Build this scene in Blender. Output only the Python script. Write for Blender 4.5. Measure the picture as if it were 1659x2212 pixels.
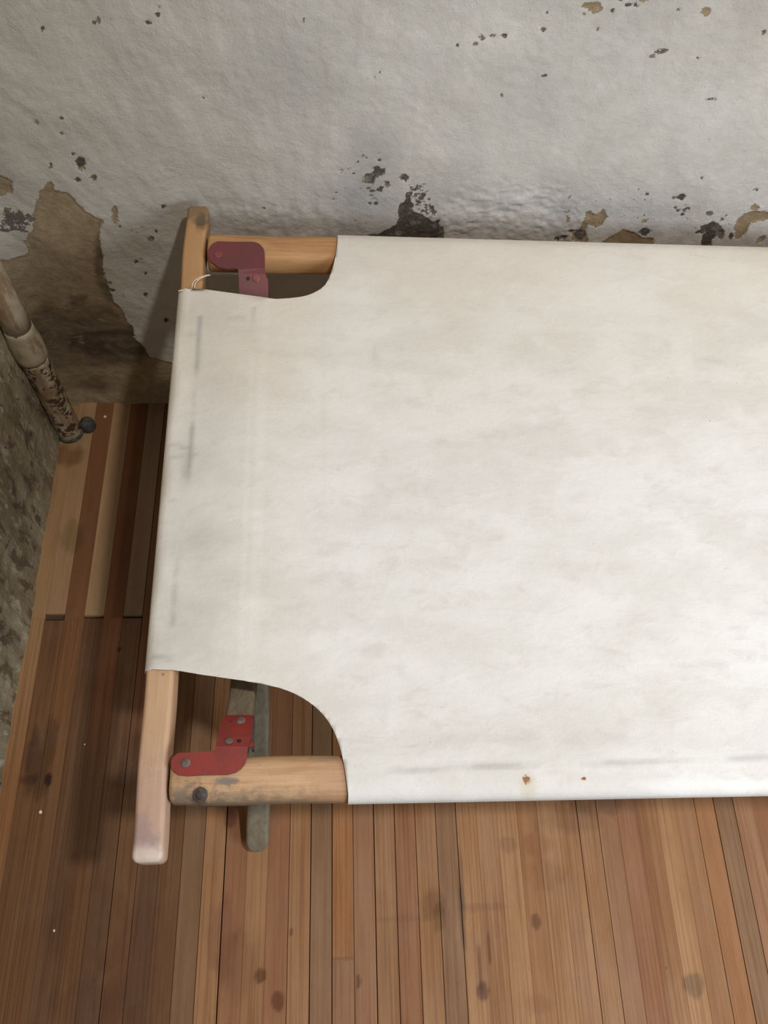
import bpy, bmesh, math, random
import numpy as np
from mathutils import Vector, Matrix
for o in list(bpy.data.objects): bpy.data.objects.remove(o)
scn = bpy.context.scene
COL = scn.collection
random.seed(5)

# ------------------------------------------------------------------ camera
CAM_H = 1.25
F_PX = 0.9720516 * 1853
PITCH, YAW, ROLL = 1.10001288, 0.15624806, 0.14439619
def cam_axes():
    cp, sp = math.cos(PITCH), math.sin(PITCH)
    fwd = np.array([math.sin(YAW)*cp, math.cos(YAW)*cp, -sp])
    right = np.array([math.cos(YAW), -math.sin(YAW), 0.0])
    up = np.cross(right, fwd)
    r = right*math.cos(ROLL) + up*math.sin(ROLL)
    u = -right*math.sin(ROLL) + up*math.cos(ROLL)
    return r, u, fwd
CR, CU, CF = cam_axes()
cd = bpy.data.cameras.new('camera'); cam = bpy.data.objects.new('camera', cd); COL.objects.link(cam)
cam.matrix_world = Matrix([[CR[i], CU[i], -CF[i], (0, 0, CAM_H)[i]] for i in range(3)] + [[0, 0, 0, 1]])
cd.sensor_fit = 'VERTICAL'; cd.sensor_height = 24.0; cd.lens = F_PX/2212*24.0
cd.clip_start = 0.02
scn.camera = cam

# ------------------------------------------------------------------ light
w = bpy.data.worlds.new('world'); scn.world = w; w.use_nodes = True
w.node_tree.nodes['Background'].inputs[0].default_value = (1.0, 0.92, 0.82, 1)
w.node_tree.nodes['Background'].inputs[1].default_value = 0.17
def area(name, loc, target, size, power, col, sy=None, shape='DISK'):
    l = bpy.data.lights.new(name, 'AREA'); l.shape = shape; l.size = size
    if sy: l.size_y = sy
    l.energy = power; l.color = col
    o = bpy.data.objects.new(name, l); COL.objects.link(o); o.location = loc
    o.rotation_euler = (Vector(target)-Vector(loc)).to_track_quat('-Z', 'Y').to_euler()
    return o
area('ceiling_lamp', (0.62, -0.10, 2.45), (0.35, 0.45, 0.3), 0.10, 24, (1.0, 0.94, 0.87))
area('window_light', (1.15, -0.65, 1.15), (0.5, 0.25, 0.35), 0.6, 14.5, (0.87, 0.94, 1.0), 0.7, 'RECTANGLE')
vs = scn.view_settings
scn.display_settings.display_device = 'sRGB'
vs.view_transform = 'Standard'; vs.look = 'None'; vs.gamma = 1; vs.use_curve_mapping = False
vs.exposure = 0.04

# ------------------------------------------------------------------ helpers
YW, XL = 0.8462, -0.456          # back wall plane, left wall plane
def ray(u, v):
    return CF + CR*(u-829.5)/F_PX - CU*(v-1106)/F_PX
O = np.array([0, 0, CAM_H])
def onz(u, v, z):
    d = ray(u, v); return O + d*((z-CAM_H)/d[2])
def ony(u, v, y):
    d = ray(u, v); return O + d*(y/d[1])
def onplane(u, v, z0, y0, sl):     # plane z = z0 + sl*(Y-y0)
    d = ray(u, v); return O + d*((z0 - sl*y0 - CAM_H)/(d[2] - sl*d[1]))
def mesh_obj(name, me, mat, parent=None):
    o = bpy.data.objects.new(name, me); COL.objects.link(o)
    if mat: me.materials.append(mat)
    if parent:
        o.parent = parent
        top = parent
        loc = Vector((0, 0, 0))
        while top: loc += top.location; top = top.parent
        o.matrix_parent_inverse = Matrix.Translation(-loc) if parent.type == 'EMPTY' else Matrix.Identity(4)
    return o
def from_bm(name, bm, mat, parent=None, smooth=True):
    bmesh.ops.recalc_face_normals(bm, faces=bm.faces)
    me = bpy.data.meshes.new(name); bm.to_mesh(me); bm.free()
    if smooth:
        for p in me.polygons: p.use_smooth = True
    return mesh_obj(name, me, mat, parent)
def empty(name, loc, label, cat):
    o = bpy.data.objects.new(name, None); COL.objects.link(o); o.location = loc
    o.empty_display_size = 0.05; o['label'] = label; o['category'] = cat
    return o
def grid_mesh(name, P, attrs, mask=None):
    """P (n,m,3) array -> mesh; attrs {name:(n,m,3)} float colours; mask (n-1,m-1) faces kept"""
    n, m = P.shape[:2]
    idx = np.arange(n*m).reshape(n, m)
    q = np.stack([idx[:-1, :-1], idx[:-1, 1:], idx[1:, 1:], idx[1:, :-1]], -1)
    q = q[mask] if mask is not None else q.reshape(-1, 4)
    used = np.zeros(n*m, bool); used[q.ravel()] = True
    re = np.cumsum(used)-1
    V = P.reshape(-1, 3)[used]; q = re[q]
    me = bpy.data.meshes.new(name)
    me.vertices.add(len(V)); me.vertices.foreach_set('co', V.ravel())
    me.loops.add(q.size); me.loops.foreach_set('vertex_index', q.ravel().astype(np.int32))
    me.polygons.add(len(q)); me.polygons.foreach_set('loop_start', np.arange(0, q.size, 4, dtype=np.int32))
    me.update(calc_edges=True); me.validate()
    for k, a in attrs.items():
        at = me.color_attributes.new(k, 'FLOAT_COLOR', 'POINT')
        c = np.ones((len(V), 4)); c[:, :3] = a.reshape(-1, 3)[used]
        at.data.foreach_set('color', c.ravel())
    me.polygons.foreach_set('use_smooth', np.ones(len(q), bool))
    return me
def vnoise(x, y, s, seed):
    r = np.random.RandomState(seed); T = r.rand(128, 128)
    x = x*s+31.7; y = y*s+17.3
    xi = np.floor(x).astype(int); yi = np.floor(y).astype(int); fx = x-xi; fy = y-yi
    fx = fx*fx*(3-2*fx); fy = fy*fy*(3-2*fy)
    a = T[xi % 128, yi % 128]; b = T[(xi+1) % 128, yi % 128]; c = T[xi % 128, (yi+1) % 128]; d = T[(xi+1) % 128, (yi+1) % 128]
    return (a*(1-fx)+b*fx)*(1-fy)+(c*(1-fx)+d*fx)*fy
def fbm(x, y, s, seed, oc=4):
    t = 0; a = 1; z = 0
    for i in range(oc):
        t = t + a*vnoise(x, y, s*2**i, seed+i); z += a; a *= .5
    return t/z
def sdf(X, Y, poly):
    """signed distance, positive inside"""
    poly = np.array(poly); d = np.full(X.shape, 9.); ins = np.zeros(X.shape, bool)
    for (x1, y1), (x2, y2) in zip(poly, np.roll(poly, -1, 0)):
        ex, ey = x2-x1, y2-y1
        t = np.clip(((X-x1)*ex+(Y-y1)*ey)/(ex*ex+ey*ey+1e-12), 0, 1)
        d = np.minimum(d, np.hypot(X-x1-t*ex, Y-y1-t*ey))
        ins ^= ((y1 > Y) != (y2 > Y)) & (X < (x2-x1)*(Y-y1)/(y2-y1+1e-12)+x1)
    return np.where(ins, d, -d)
def dline(X, Y, pts):
    d = np.full(X.shape, 9.)
    for (x1, y1), (x2, y2) in zip(pts[:-1], pts[1:]):
        ex, ey = x2-x1, y2-y1
        t = np.clip(((X-x1)*ex+(Y-y1)*ey)/(ex*ex+ey*ey+1e-12), 0, 1)
        d = np.minimum(d, np.hypot(X-x1-t*ex, Y-y1-t*ey))
    return d
def sst(x, a, b):
    t = np.clip((x-a)/(b-a), 0, 1); return t*t*(3-2*t)

# ------------------------------------------------------------------ node helpers
class NT:
    def __init__(s, name, rough=.6):
        s.m = bpy.data.materials.new(name); s.m.use_nodes = True
        s.t = s.m.node_tree; s.b = s.t.nodes['Principled BSDF']
        s.b.inputs['Roughness'].default_value = rough
        s.tc = s.t.nodes.new('ShaderNodeTexCoord')
        s.P = s.tc.outputs['Object']
    def n(s, typ, **kw):
        nd = s.t.nodes.new(typ)
        for k, v in kw.items(): setattr(nd, k, v)
        return nd
    def link(s, a, b):
        if hasattr(a, 'is_output') or isinstance(a, bpy.types.NodeSocket): s.t.links.new(a, b)
        else:
            try: b.default_value = a
            except Exception: b.default_value = (*a, 1)
    def math(s, op, a, b=0.0, c=None, clamp=False):
        nd = s.n('ShaderNodeMath', operation=op, use_clamp=clamp)
        s.link(a, nd.inputs[0]); s.link(b, nd.inputs[1])
        if c is not None: s.link(c, nd.inputs[2])
        return nd.outputs[0]
    def ramp(s, x, a, b, lo=0., hi=1.):
        nd = s.n('ShaderNodeMapRange', interpolation_type='SMOOTHSTEP')
        s.link(x, nd.inputs[0]); s.link(a, nd.inputs[1]); s.link(b, nd.inputs[2]); s.link(lo, nd.inputs[3]); s.link(hi, nd.inputs[4])
        return nd.outputs[0]
    def mix(s, f, a, b, mode='MIX'):
        nd = s.n('ShaderNodeMix', data_type='RGBA', blend_type=mode)
        s.link(f, nd.inputs[0]); s.link(a, nd.inputs[6]); s.link(b, nd.inputs[7])
        return nd.outputs[2]
    def noise(s, scale, detail=5, rough=.55, dist=0., vec=None, stretch=None, col=False):
        v = vec or s.P
        if stretch:
            mp = s.n('ShaderNodeMapping'); s.link(v, mp.inputs[0]); mp.inputs['Scale'].default_value = stretch; v = mp.outputs[0]
        nd = s.n('ShaderNodeTexNoise'); s.link(v, nd.inputs['Vector'])
        nd.inputs['Scale'].default_value = scale; nd.inputs['Detail'].default_value = detail
        nd.inputs['Roughness'].default_value = rough; nd.inputs['Distortion'].default_value = dist
        return nd.outputs[1 if col else 0]
    def attr(s, name):
        nd = s.n('ShaderNodeAttribute', attribute_name=name); sp = s.n('ShaderNodeSeparateColor'); s.link(nd.outputs['Color'], sp.inputs[0])
        return nd.outputs['Color'], sp.outputs[0], sp.outputs[1], sp.outputs[2]
    def blob(s, loc, r, nz=None, amp=.5, soft=.5, sq=(1, 1, 1)):
        mp = s.n('ShaderNodeVectorMath', operation='SUBTRACT'); s.link(s.P, mp.inputs[0]); mp.inputs[1].default_value = loc
        m2 = s.n('ShaderNodeVectorMath', operation='MULTIPLY'); s.link(mp.outputs[0], m2.inputs[0]); m2.inputs[1].default_value = [q/r for q in sq]
        ln = s.n('ShaderNodeVectorMath', operation='LENGTH'); s.link(m2.outputs[0], ln.inputs[0])
        d = ln.outputs['Value']
        if nz is not None: d = s.math('MULTIPLY_ADD', s.math('SUBTRACT', nz, .5), amp*2, d)
        return s.ramp(d, 1+soft*.5, 1-soft*.5)
    def bump(s, h, strength, dist, prev=None):
        nd = s.n('ShaderNodeBump'); s.link(h, nd.inputs['Height'])
        nd.inputs['Strength'].default_value = strength; nd.inputs['Distance'].default_value = dist
        if prev is not None: s.link(prev, nd.inputs['Normal'])
        return nd.outputs[0]
    def out(s, col, normal=None, rough=None):
        s.link(col, s.b.inputs['Base Color'])
        if normal is not None: s.link(normal, s.b.inputs['Normal'])
        if rough is not None: s.link(rough, s.b.inputs['Roughness'])
        return s.m

# ================================================================== BACK WALL
def wallpx(pts): return [tuple(ony(u, v, YW)[[0, 2]]) for u, v in pts]
def z8(pts): return wallpx([(1180+x/3.463, 400+y/3.463) for x, y in pts])
def z7(pts): return wallpx([(700+x/5.925, 320+y/5.925) for x, y in pts])
def ell(cx, cy, rx, ry, n=10, j=.25):
    rr = random.Random(int(cx*7+cy))
    return [(cx+rx*math.cos(6.283*i/n)*(1+rr.uniform(-j, j)), cy+ry*math.sin(6.283*i/n)*(1+rr.uniform(-j, j))) for i in range(n)]
def e8(*a): return z8(ell(*a))
def e7(*a): return z7(ell(*a))
def et(cx, cy, rx, ry): return wallpx([(800+x/1.931, y/1.931) for x, y in ell(cx, cy, rx, ry)])
def e1(cx, cy, rx, ry): return wallpx(ell(cx, cy, rx, ry))

gx = np.concatenate([np.arange(XL-.02, .72, .002), np.arange(.72, 2.0, .02)])
gz = np.concatenate([np.arange(0.0, .80, .002), np.arange(.80, 2.6, .03)])
GX, GZ = np.meshgrid(gx, gz)
def field(polys, X=GX, Y=GZ, xs=gx, ys=gz, pad=.03):
    F = np.full(X.shape, -.05)
    for p in polys:
        a = np.array(p)
        i0, i1 = np.searchsorted(xs, [a[:, 0].min()-pad, a[:, 0].max()+pad]); j0, j1 = np.searchsorted(ys, [a[:, 1].min()-pad, a[:, 1].max()+pad])
        s = (slice(j0, j1), slice(i0, i1))
        if i1 > i0 and j1 > j0: F[s] = np.maximum(F[s], sdf(X[s], Y[s], p))
    return F
big = wallpx([(75,455),(88,412),(100,402),(110,390),(118,412),(145,416),(160,430),(185,455),(222,472),(214,500),(220,540),(222,580),(235,622),
     (245,650),(262,665),(275,695),(287,706),(290,728),(310,750),(322,772),(345,778),(400,792),(430,900),(60,900),(-80,760),(-160,540),(-40,500),(0,545),(20,552),(62,550),(60,530),(55,520),(70,490)])
ochre = [big,
  z8([(290,265),(300,205),(330,200),(350,235),(390,225),(420,190),(440,215),(455,245),(425,290),(370,325),(320,310),(290,340),(312,425),(195,425),(190,345),(250,340),(265,290)]),
  z8([(425,425),(510,375),(575,328),(640,350),(700,375),(715,402),(790,398),(798,425),(700,600),(500,600)]),
  z8([(1415,330),(1425,265),(1480,215),(1550,190),(1659,205),(1720,215),(1710,260),(1610,270),(1540,280),(1510,320),(1500,360),(1470,385),(1440,415),(1415,400)]),
  e8(1558,165,22,18), z8([(1575,425),(1600,395),(1640,375),(1635,390),(1600,425)]), e8(160,265,9,22), e8(735,265,12,10),
  et(925,28,34,20), et(893,62,12,8), et(1148,3,24,6), et(1400,52,14,11), e1(249,459,7,16), e1(78,265,5,6), e1(0,400,28,22), e1(177,362,9,6), et(1605,865,12,10)]
dark = [
  z7([(530,345),(600,340),(640,300),(640,245),(700,240),(720,280),(745,275),(790,255),(780,310),(730,360),(690,370),(650,380),(640,470),(590,455),(540,455),(505,432),(530,405),(525,370)]),
  z7([(670,140),(710,150),(735,135),(735,175),(710,195),(690,170)]), z7([(180,290),(235,265),(225,325)]), z7([(780,440),(835,450),(830,490),(800,505),(780,470)]),
  z7([(975,385),(1020,345),(1060,350),(1080,385),(1050,430),(1020,410),(990,405)]),
  z7([(570,1130),(620,1095),(690,1110),(780,1050),(840,1030),(930,980),(960,900),(950,830),(960,730),(1010,700),(1060,650),(1040,600),(1070,570),(1130,570),(1100,620),(1110,690),(1150,740),(1110,790),(1170,830),(1250,850),(1330,900),(1400,960),(1475,910),(1480,1000),(1520,1040),(1530,1100),(1500,1400),(590,1400)]),
  z8([(685,350),(720,320),(740,320),(770,335),(790,345),(750,380),(715,375)]),
  z8([(1110,355),(1160,330),(1150,305),(1200,290),(1250,262),(1290,295),(1310,330),(1335,350),(1320,370),(1270,380),(1240,422),(1230,560),(1150,560),(1165,385),(1200,350),(1130,370)]),
  z8([(970,95),(1000,75),(1020,60),(1042,80),(1035,100),(1015,120),(985,112)]), e8(1215,203,22,13)]
for a in ((620,565,28,12),(695,550,25,16),(740,520,25,13),(735,565,15,10),(610,622,24,9),(590,722,24,16),(665,722,28,14),(675,665,12,10),(565,760,8,8),(705,70,10,4),(480,42,6,6),(500,102,6,5),(540,125,8,6),(432,180,7,8),(378,322,9,8),(575,520,14,6),(1270,600,35,16),(1235,640,25,16),(1225,695,28,14),(1140,535,30,12),(1380,770,30,25),(130,670,10,8),(405,945,12,6),(150,580,14,5),(1340,650,14,8)):
    dark.append(e7(*a))
for a in ((952,92,8,6),(755,62,10,8),(968,170,10,8),(990,190,13,10),(1045,155,9,7),(1057,175,12,8),(1028,190,11,8),(1018,222,16,9),(1053,248,11,7),(1570,33,14,7),(1318,250,8,10),(1305,380,20,25),(1385,385,12,22),(250,385,40,30),(85,410,18,10),(130,395,25,14),(190,350,14,10),(1350,225,8,7)):
    dark.append(e8(*a))
for a in ((1075,27,16,6),(1107,30,12,7),(1047,5,9,8),(1010,48,9,7),(1290,45,8,4),(365,188,6,6),(410,180,5,5),(437,183,5,4),(468,162,9,6),(503,157,9,6),(520,153,5,4),(562,152,11,7),(725,130,6,6),(1205,222,16,4),(1225,212,14,4),(1180,240,10,3),(548,398,4,4),(740,58,4,4),(1645,137,6,8),(1380,740,6,6),(1420,418,22,3),(40,300,3,10),(20,318,4,4),(950,124,3,3),(1365,243,3,3),(725,320,8,5),(1410,580,6,4)):
    dark.append(et(*a))
for a in ((175,350,10,12),(168,387,5,4),(203,382,5,5),(352,448,4,4),(259,486,3,3),(327,513,5,4),(337,499,3,3),(294,564,5,4),(314,590,3,3),(314,635,4,4),(243,625,5,3),(237,608,3,3),(359,692,5,6),(212,46,3,4),(202,52,3,3),(320,48,6,4),(342,32,4,4),(92,64,3,6),(656,44,3,3),(440,214,3,2),(134,254,3,3),(132,286,2,2),(343,15,2,2),(570,452,3,3),(353,448,2,2),(158,332,2,2),(110,356,2,5)):
    dark.append(e1(*a))
sd_o = field(ochre); sd_d = field(dark)
speck = np.zeros(GX.shape)
for poly, dens in ((z7([(1030,450),(1200,380),(1360,430),(1380,640),(1520,780),(1510,960),(1400,980),(1200,880),(1090,790),(1070,640),(1030,540)]), .62),
                   (z7([(500,540),(780,360),(850,430),(780,560),(760,740),(560,770)]), .5), (z7([(1440,1000),(1560,1040),(1580,1180),(1400,1180)]), .65),
                   (wallpx([(0,440),(45,446),(72,460),(88,478),(66,500),(30,505),(-10,500)]), .78), (wallpx([(700,330),(960,330),(980,520),(700,520)]), .3),
                   (z8([(60,330),(300,330),(300,425),(60,425)]), .55), (z8([(1080,260),(1420,230),(1420,425),(1080,425)]), .42),
                   (wallpx([(180,420),(380,420),(340,700),(250,640)]), .30), (wallpx([(1200,395),(1430,395),(1430,520),(1200,520)]), .34), (wallpx([(130,20),(370,20),(360,130),(150,160)]), .27)):
    speck = np.maximum(speck, dens*sst(sdf(GX, GZ, poly), -.006, .012))
# damp brown, grey smudges, yellow tone
br = np.zeros(GX.shape)
for poly, s, k in ((wallpx([(60,680),(95,655),(130,668),(170,652),(240,662),(270,690),(290,725),(312,750),(322,772),(290,790),(200,795),(120,790),(90,745)]), .012, .75),
                   (wallpx([(150,722),(290,700),(322,772),(260,778),(140,768)]), .008, 1.0), (wallpx([(218,500),(232,590),(246,650),(232,655),(205,600),(205,520)]), .005, .8),
                   (wallpx([(0,440),(60,440),(70,485),(0,500)]), .01, .8), (wallpx([(150,640),(190,640),(185,665),(150,662)]), .005, .8), (wallpx([(215,815),(235,830),(225,850),(150,830)]), .008, .6)):
    br = np.maximum(br, k*sst(sdf(GX, GZ, poly), -s, s))
br = br*(.55+.9*fbm(GX, GZ*2.5, 28, 11))
gr = np.zeros(GX.shape)
for poly, s, k in ((wallpx([(745,270),(790,255),(835,275),(850,330),(840,420),(850,520),(700,520),(740,420),(750,330)]), .02, .8), (wallpx([(505,60),(600,50),(690,120),(650,230),(520,240)]), .03, .55),
                   (wallpx([(520,20),(700,10),(760,200),(560,260)]), .05, .4), (wallpx([(960,300),(1030,290),(1030,360),(960,370)]), .02, .35), (wallpx([(1180,430),(1450,430),(1520,520),(1180,520)]), .02, .55),
                   (wallpx([(880,480),(1200,470),(1200,525),(880,525)]), .02, .3), (wallpx([(1060,150),(1180,150),(1180,260),(1060,260)]), .03, .3)):
    gr = np.maximum(gr, k*sst(sdf(GX, GZ, poly), -s, s))
ye = sst(-GX, -.10, .50)*.75 + .35*sst(GX, .30, .5)*sst(GZ, .62, .72)  # first term paints warm, dim light on the left into the wall colour
ye = np.clip(ye, 0, 1)
# relief
cxr, czr = wallpx([(1080, 545)])[0]
rad = np.hypot(GX-cxr, (GZ-czr)*1.0) + .03*(fbm(GX, GZ, 30, 3)-.5)
arc = np.sin(rad*2*math.pi/.011)*sst(rad, .135, .12)*sst(fbm(GX, GZ, 45, 8), .4, .7)
rough = np.clip(sst(rad, .15, .10) + .6*sst(sdf(GX, GZ, wallpx([(440,430),(760,440),(760,520),(440,520)])), -.02, .02), 0, 1)
near_ochre = sst(sd_o+(.004*(fbm(GX, GZ, 200, 40)-.5)), -.001, .002)
dep = (fbm(GX, GZ, 5, 21)-.5)*.012 + (fbm(GX, GZ, 22, 22, 4)-.5)*.0045 + (fbm(GX, GZ, 90, 24, 3)-.5)*(.0012+.0036*rough) + arc*.0005
dep -= near_ochre*.0016 + sst(sd_d, -.001, .001)*.001
foot = np.exp(-(GZ/.02)**2)*.006 + np.exp(-((GX-XL)/.025)**2)*.015        # plaster flares a little at the floor and in the corner
P = np.stack([GX, YW - dep - foot, GZ], -1)
A1 = np.stack([.5+sd_o/.1, .5+sd_d/.1, np.clip(br, 0, 1)], -1); A2 = np.stack([gr, ye, speck], -1)
me = grid_mesh('wall_back', P, {'stain': A1, 'mottle': A2})

def plaster_wall():
    s = NT('peeling_plaster', .92)
    _, o, d, b = s.attr('stain'); _, g, y, sp = s.attr('mottle')
    n1 = s.noise(260, 7, .75); n2 = s.noise(75, 6, .7); n3 = s.noise(9, 6, .6, .4); n4 = s.noise(380, 3, .6); n5 = s.noise(30, 6, .6, .6)
    base = s.mix(s.ramp(n3, .3, .7), (.53, .51, .475), (.66, .64, .605))
    base = s.mix(s.ramp(n5, .35, .72), base, (.60, .585, .56))
    base = s.mix(s.math('MULTIPLY', s.ramp(n2, .58, .75), .30), base, (.36, .34, .31))
    base = s.mix(s.math('MULTIPLY', s.ramp(s.noise(14, 4, .6, stretch=(1, 1, .5)), .45, .75), .30), base, (.42, .41, .40))
    base = s.mix(s.math('MULTIPLY', g, .5), base, (.33, .335, .34))
    base = s.mix(s.math('MULTIPLY', y, .60), base, (.36, .30, .20))
    # tiny pits
    base = s.mix(s.math('MULTIPLY', s.ramp(n4, .70, .76), .45), base, (.16, .14, .12))
    base = s.mix(s.math('MULTIPLY', s.ramp(s.noise(260, 2, .5, stretch=(1, 1, 1.6)), .74, .78), .5), base, (.12, .10, .08))
    def edge(v, amp, soft=.0006):
        sd = s.math('MULTIPLY_ADD', s.math('SUBTRACT', v, .5), .1, .0006)
        sd = s.math('MULTIPLY_ADD', s.math('SUBTRACT', n1, .5), amp, sd)
        sd = s.math('MULTIPLY_ADD', s.math('SUBTRACT', n2, .5), amp, sd)
        return s.ramp(sd, -soft, soft), sd
    om, osd = edge(o, .013)
    dm, dsd = edge(d, .010)
    oc = s.mix(s.ramp(n2, .3, .7), (.27, .20, .115), (.37, .285, .175))
    oc = s.mix(s.math('MULTIPLY', b, s.ramp(n5, .25, .6, .6, 1.)), oc, (.085, .055, .032))
    oc = s.mix(s.math('MULTIPLY', s.ramp(s.noise(45, 5, .7, stretch=(.6, 1, 1.5)), .62, .68), .45), oc, (.50, .44, .35))
    dc = s.mix(s.ramp(n1, .35, .65), (.045, .039, .030), (.11, .098, .078))
    dc = s.mix(s.ramp(n2, .5, .62), dc, (.21, .19, .155))
    col = s.mix(om, base, oc)
    # dark rim just inside the chipped edge
    rim = s.math('MULTIPLY', om, s.ramp(osd, .0025, .0))
    col = s.mix(s.math('MULTIPLY', rim, .5), col, (.14, .10, .06))
    col = s.mix(dm, col, dc)
    spm = s.ramp(s.math('ADD', s.math('MULTIPLY', sp, .45), s.noise(150, 6, .7, .3)), .775, .80)
    col = s.mix(s.math('MULTIPLY', spm, .92), col, (.09, .078, .06))
    h = s.math('MULTIPLY_ADD', om, -.35, n1)
    h = s.math('MULTIPLY_ADD', dm, -.2, h)
    nb = s.bump(h, .5, .002)
    nb = s.bump(s.noise(110, 9, .75, .25), .55, .004, nb)
    nb = s.bump(n4, .3, .0010, nb)
    return s.out(col, nb)
wall_back = mesh_obj('wall_back', me, plaster_wall()); wall_back['kind'] = 'structure'

# ================================================================== LEFT WALL
ly = np.concatenate([np.arange(-1.2, -.1, .03), np.arange(-.1, YW+.03, .004)]); lz = np.concatenate([np.arange(0, .6, .004), np.arange(.6, 2.6, .03)])
LY, LZ = np.meshgrid(ly, lz)
dl = (fbm(LY, LZ, 5, 51)-.5)*.014 + (fbm(LY, LZ, 22, 52, 4)-.5)*.006 + (fbm(LY, LZ, 90, 54, 3)-.5)*.002
fl = np.exp(-(LZ/.03)**2)*.004 + np.exp(-((LY-YW)/.025)**2)*.012
me = grid_mesh('wall_left', np.stack([XL + dl*.8 + fl, LY, LZ], -1), {'damp': np.stack([sst(LY, .25, .75)*sst(LZ, .5, .1), fbm(LY*.7, LZ, 14, 71), LZ*0], -1)})
def left_plaster():
    s = NT('damp_plaster', .9)
    _, dmp, f, _z = s.attr('damp')
    st = (1, 1, .35)
    n1 = s.noise(18, 7, .65, .5, stretch=st); n2 = s.noise(60, 6, .65, .4, stretch=(1, 1, .5)); n3 = s.noise(170, 4, .6)
    c = s.mix(s.ramp(n1, .35, .65), (.17, .135, .08), (.32, .27, .18))
    c = s.mix(s.ramp(n2, .52, .66), c, (.40, .36, .27))
    c = s.mix(s.math('MULTIPLY', s.ramp(s.noise(26, 6, .7, .6, stretch=(1, 1, .45)), .53, .62), .8), c, (.085, .055, .03))
    c = s.mix(s.math('MULTIPLY', s.ramp(s.noise(33, 4, .6, .2, stretch=(1, 1, .4)), .63, .67), .8), c, (.06, .05, .032))
    nb = s.bump(n3, .5, .003); nb = s.bump(n2, .7, .006, nb)
    return s.out(c, nb)
wl = mesh_obj('wall_left', me, left_plaster()); wl['kind'] = 'structure'
wl.data.flip_normals() if hasattr(wl.data, 'flip_normals') else None

# ================================================================== FLOOR
BX0, BW = -0.39948353, 0.029400045
PALE, TAN, ORG, RED, BRN, GRY, PNK = (.45,.25,.118), (.39,.205,.094), (.41,.19,.072), (.33,.15,.073), (.22,.108,.045), (.28,.168,.092), (.37,.195,.105)
DRK = (.17,.088,.042)
tone = {-3:BRN,-2:ORG,-1:BRN,0:BRN,1:DRK,2:BRN,3:DRK,4:BRN,5:DRK,6:BRN,7:GRY,8:TAN,9:RED,10:TAN,11:RED,12:TAN,13:GRY,14:ORG,15:PNK,16:TAN,17:RED,18:TAN,19:GRY,  # leftmost boards: darker varnish plus a soft shadow put into the tone
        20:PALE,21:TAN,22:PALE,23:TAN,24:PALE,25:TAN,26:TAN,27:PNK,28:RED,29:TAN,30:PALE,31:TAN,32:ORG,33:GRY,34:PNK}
gap = {9:.0022,13:.0016,14:.0016,16:.0016,17:.0013,18:.001,19:.001,20:.0012,8:.0010,26:.0012,27:.0010,33:.0014,34:.0012,32:.0009,12:.0009,15:.0009,4:.0014,5:.0008,3:.0007,7:.0008,0:.0006}
def floor_px(u, v): return onz(u, v, 0)[:2]
YJ = floor_px(148, 1333)[1]; YJ2 = floor_px(740, 2071)[1]
fy = np.concatenate([np.arange(-1.6, -.2, .05), np.arange(-.2, YW-.0, .003), [YW]])
verts = []; faces = []; tint = []; brd = []
stains_and_patches = [  # u, v, radius u (m), radius v (m), colour multiplier, softness
 (104,1682,.005,.009,(.25,.22,.2)),(58,1685,.012,.008,(.7,.55,.45)),(70,1640,.010,.05,(.55,.5,.48)),(98,1640,.010,.06,(.6,.58,.55)),(259,1403,.0022,.0022,(.2,.2,.2)),(101,1322,.0015,.0015,(.2,.2,.2)),
 (1042,2143,.008,.011,(.45,.38,.38)),(1038,2095,.003,.03,(.6,.5,.42)),(1056,2050,.0015,.02,(.6,.48,.38)),(1158,1990,.0065,.009,(.58,.5,.5)),(1000,1985,.0035,.035,(.5,.52,.55)),(997,1900,.003,.04,(.7,.7,.7)),
 (563,2108,.006,.008,(.5,.42,.36)),(599,2165,.007,.011,(.55,.42,.34)),(630,2013,.0016,.004,(.5,.42,.34)),(775,2121,.003,.010,(.45,.42,.36)),(1497,2126,.012,.014,(.62,.66,.64)),(1442,2093,.0016,.002,(.4,.3,.25)),
 (936,1950,.018,.018,(.75,.72,.66)),(950,1985,.008,.018,(.72,.7,.62)),(1290,1730,.045,.022,(.72,.72,.72)),(1230,1770,.05,.02,(.8,.78,.76)),(1095,1825,.014,.012,(.84,.78,.72)),(1155,1825,.022,.018,(.86,.78,.72)),(1180,1890,.03,.02,(.86,.8,.76)),
 (498,1768,.008,.012,(.55,.48,.55)),(480,2030,.02,.05,(.82,.76,.80)),(520,2080,.03,.04,(.85,.84,.82)),(1040,1960,.03,.006,(.86,.82,.8)),(870,1985,.05,.004,(.88,.9,.86)),(1160,2170,.02,.012,(.86,.8,.76)),(155,1160,.018,.03,(.72,.74,.66)),
 (300,1650,.03,.05,(.68,.66,.68)),(290,2100,.05,.08,(.9,.84,.84)),(240,1480,.03,.03,(.9,.85,.8)),(180,1990,.05,.08,(.85,.8,.75)),(1480,1700,.03,.02,(.8,.8,.8)),(145,985,.03,.022,(.62,.55,.5)),(200,2170,.05,.03,(.85,.82,.85))]  # broad entries on the left only darken the boards
SW = [(floor_px(u, v), rx, ry, c) for u, v, rx, ry, c in stains_and_patches]
FZ0 = 0.0
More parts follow.
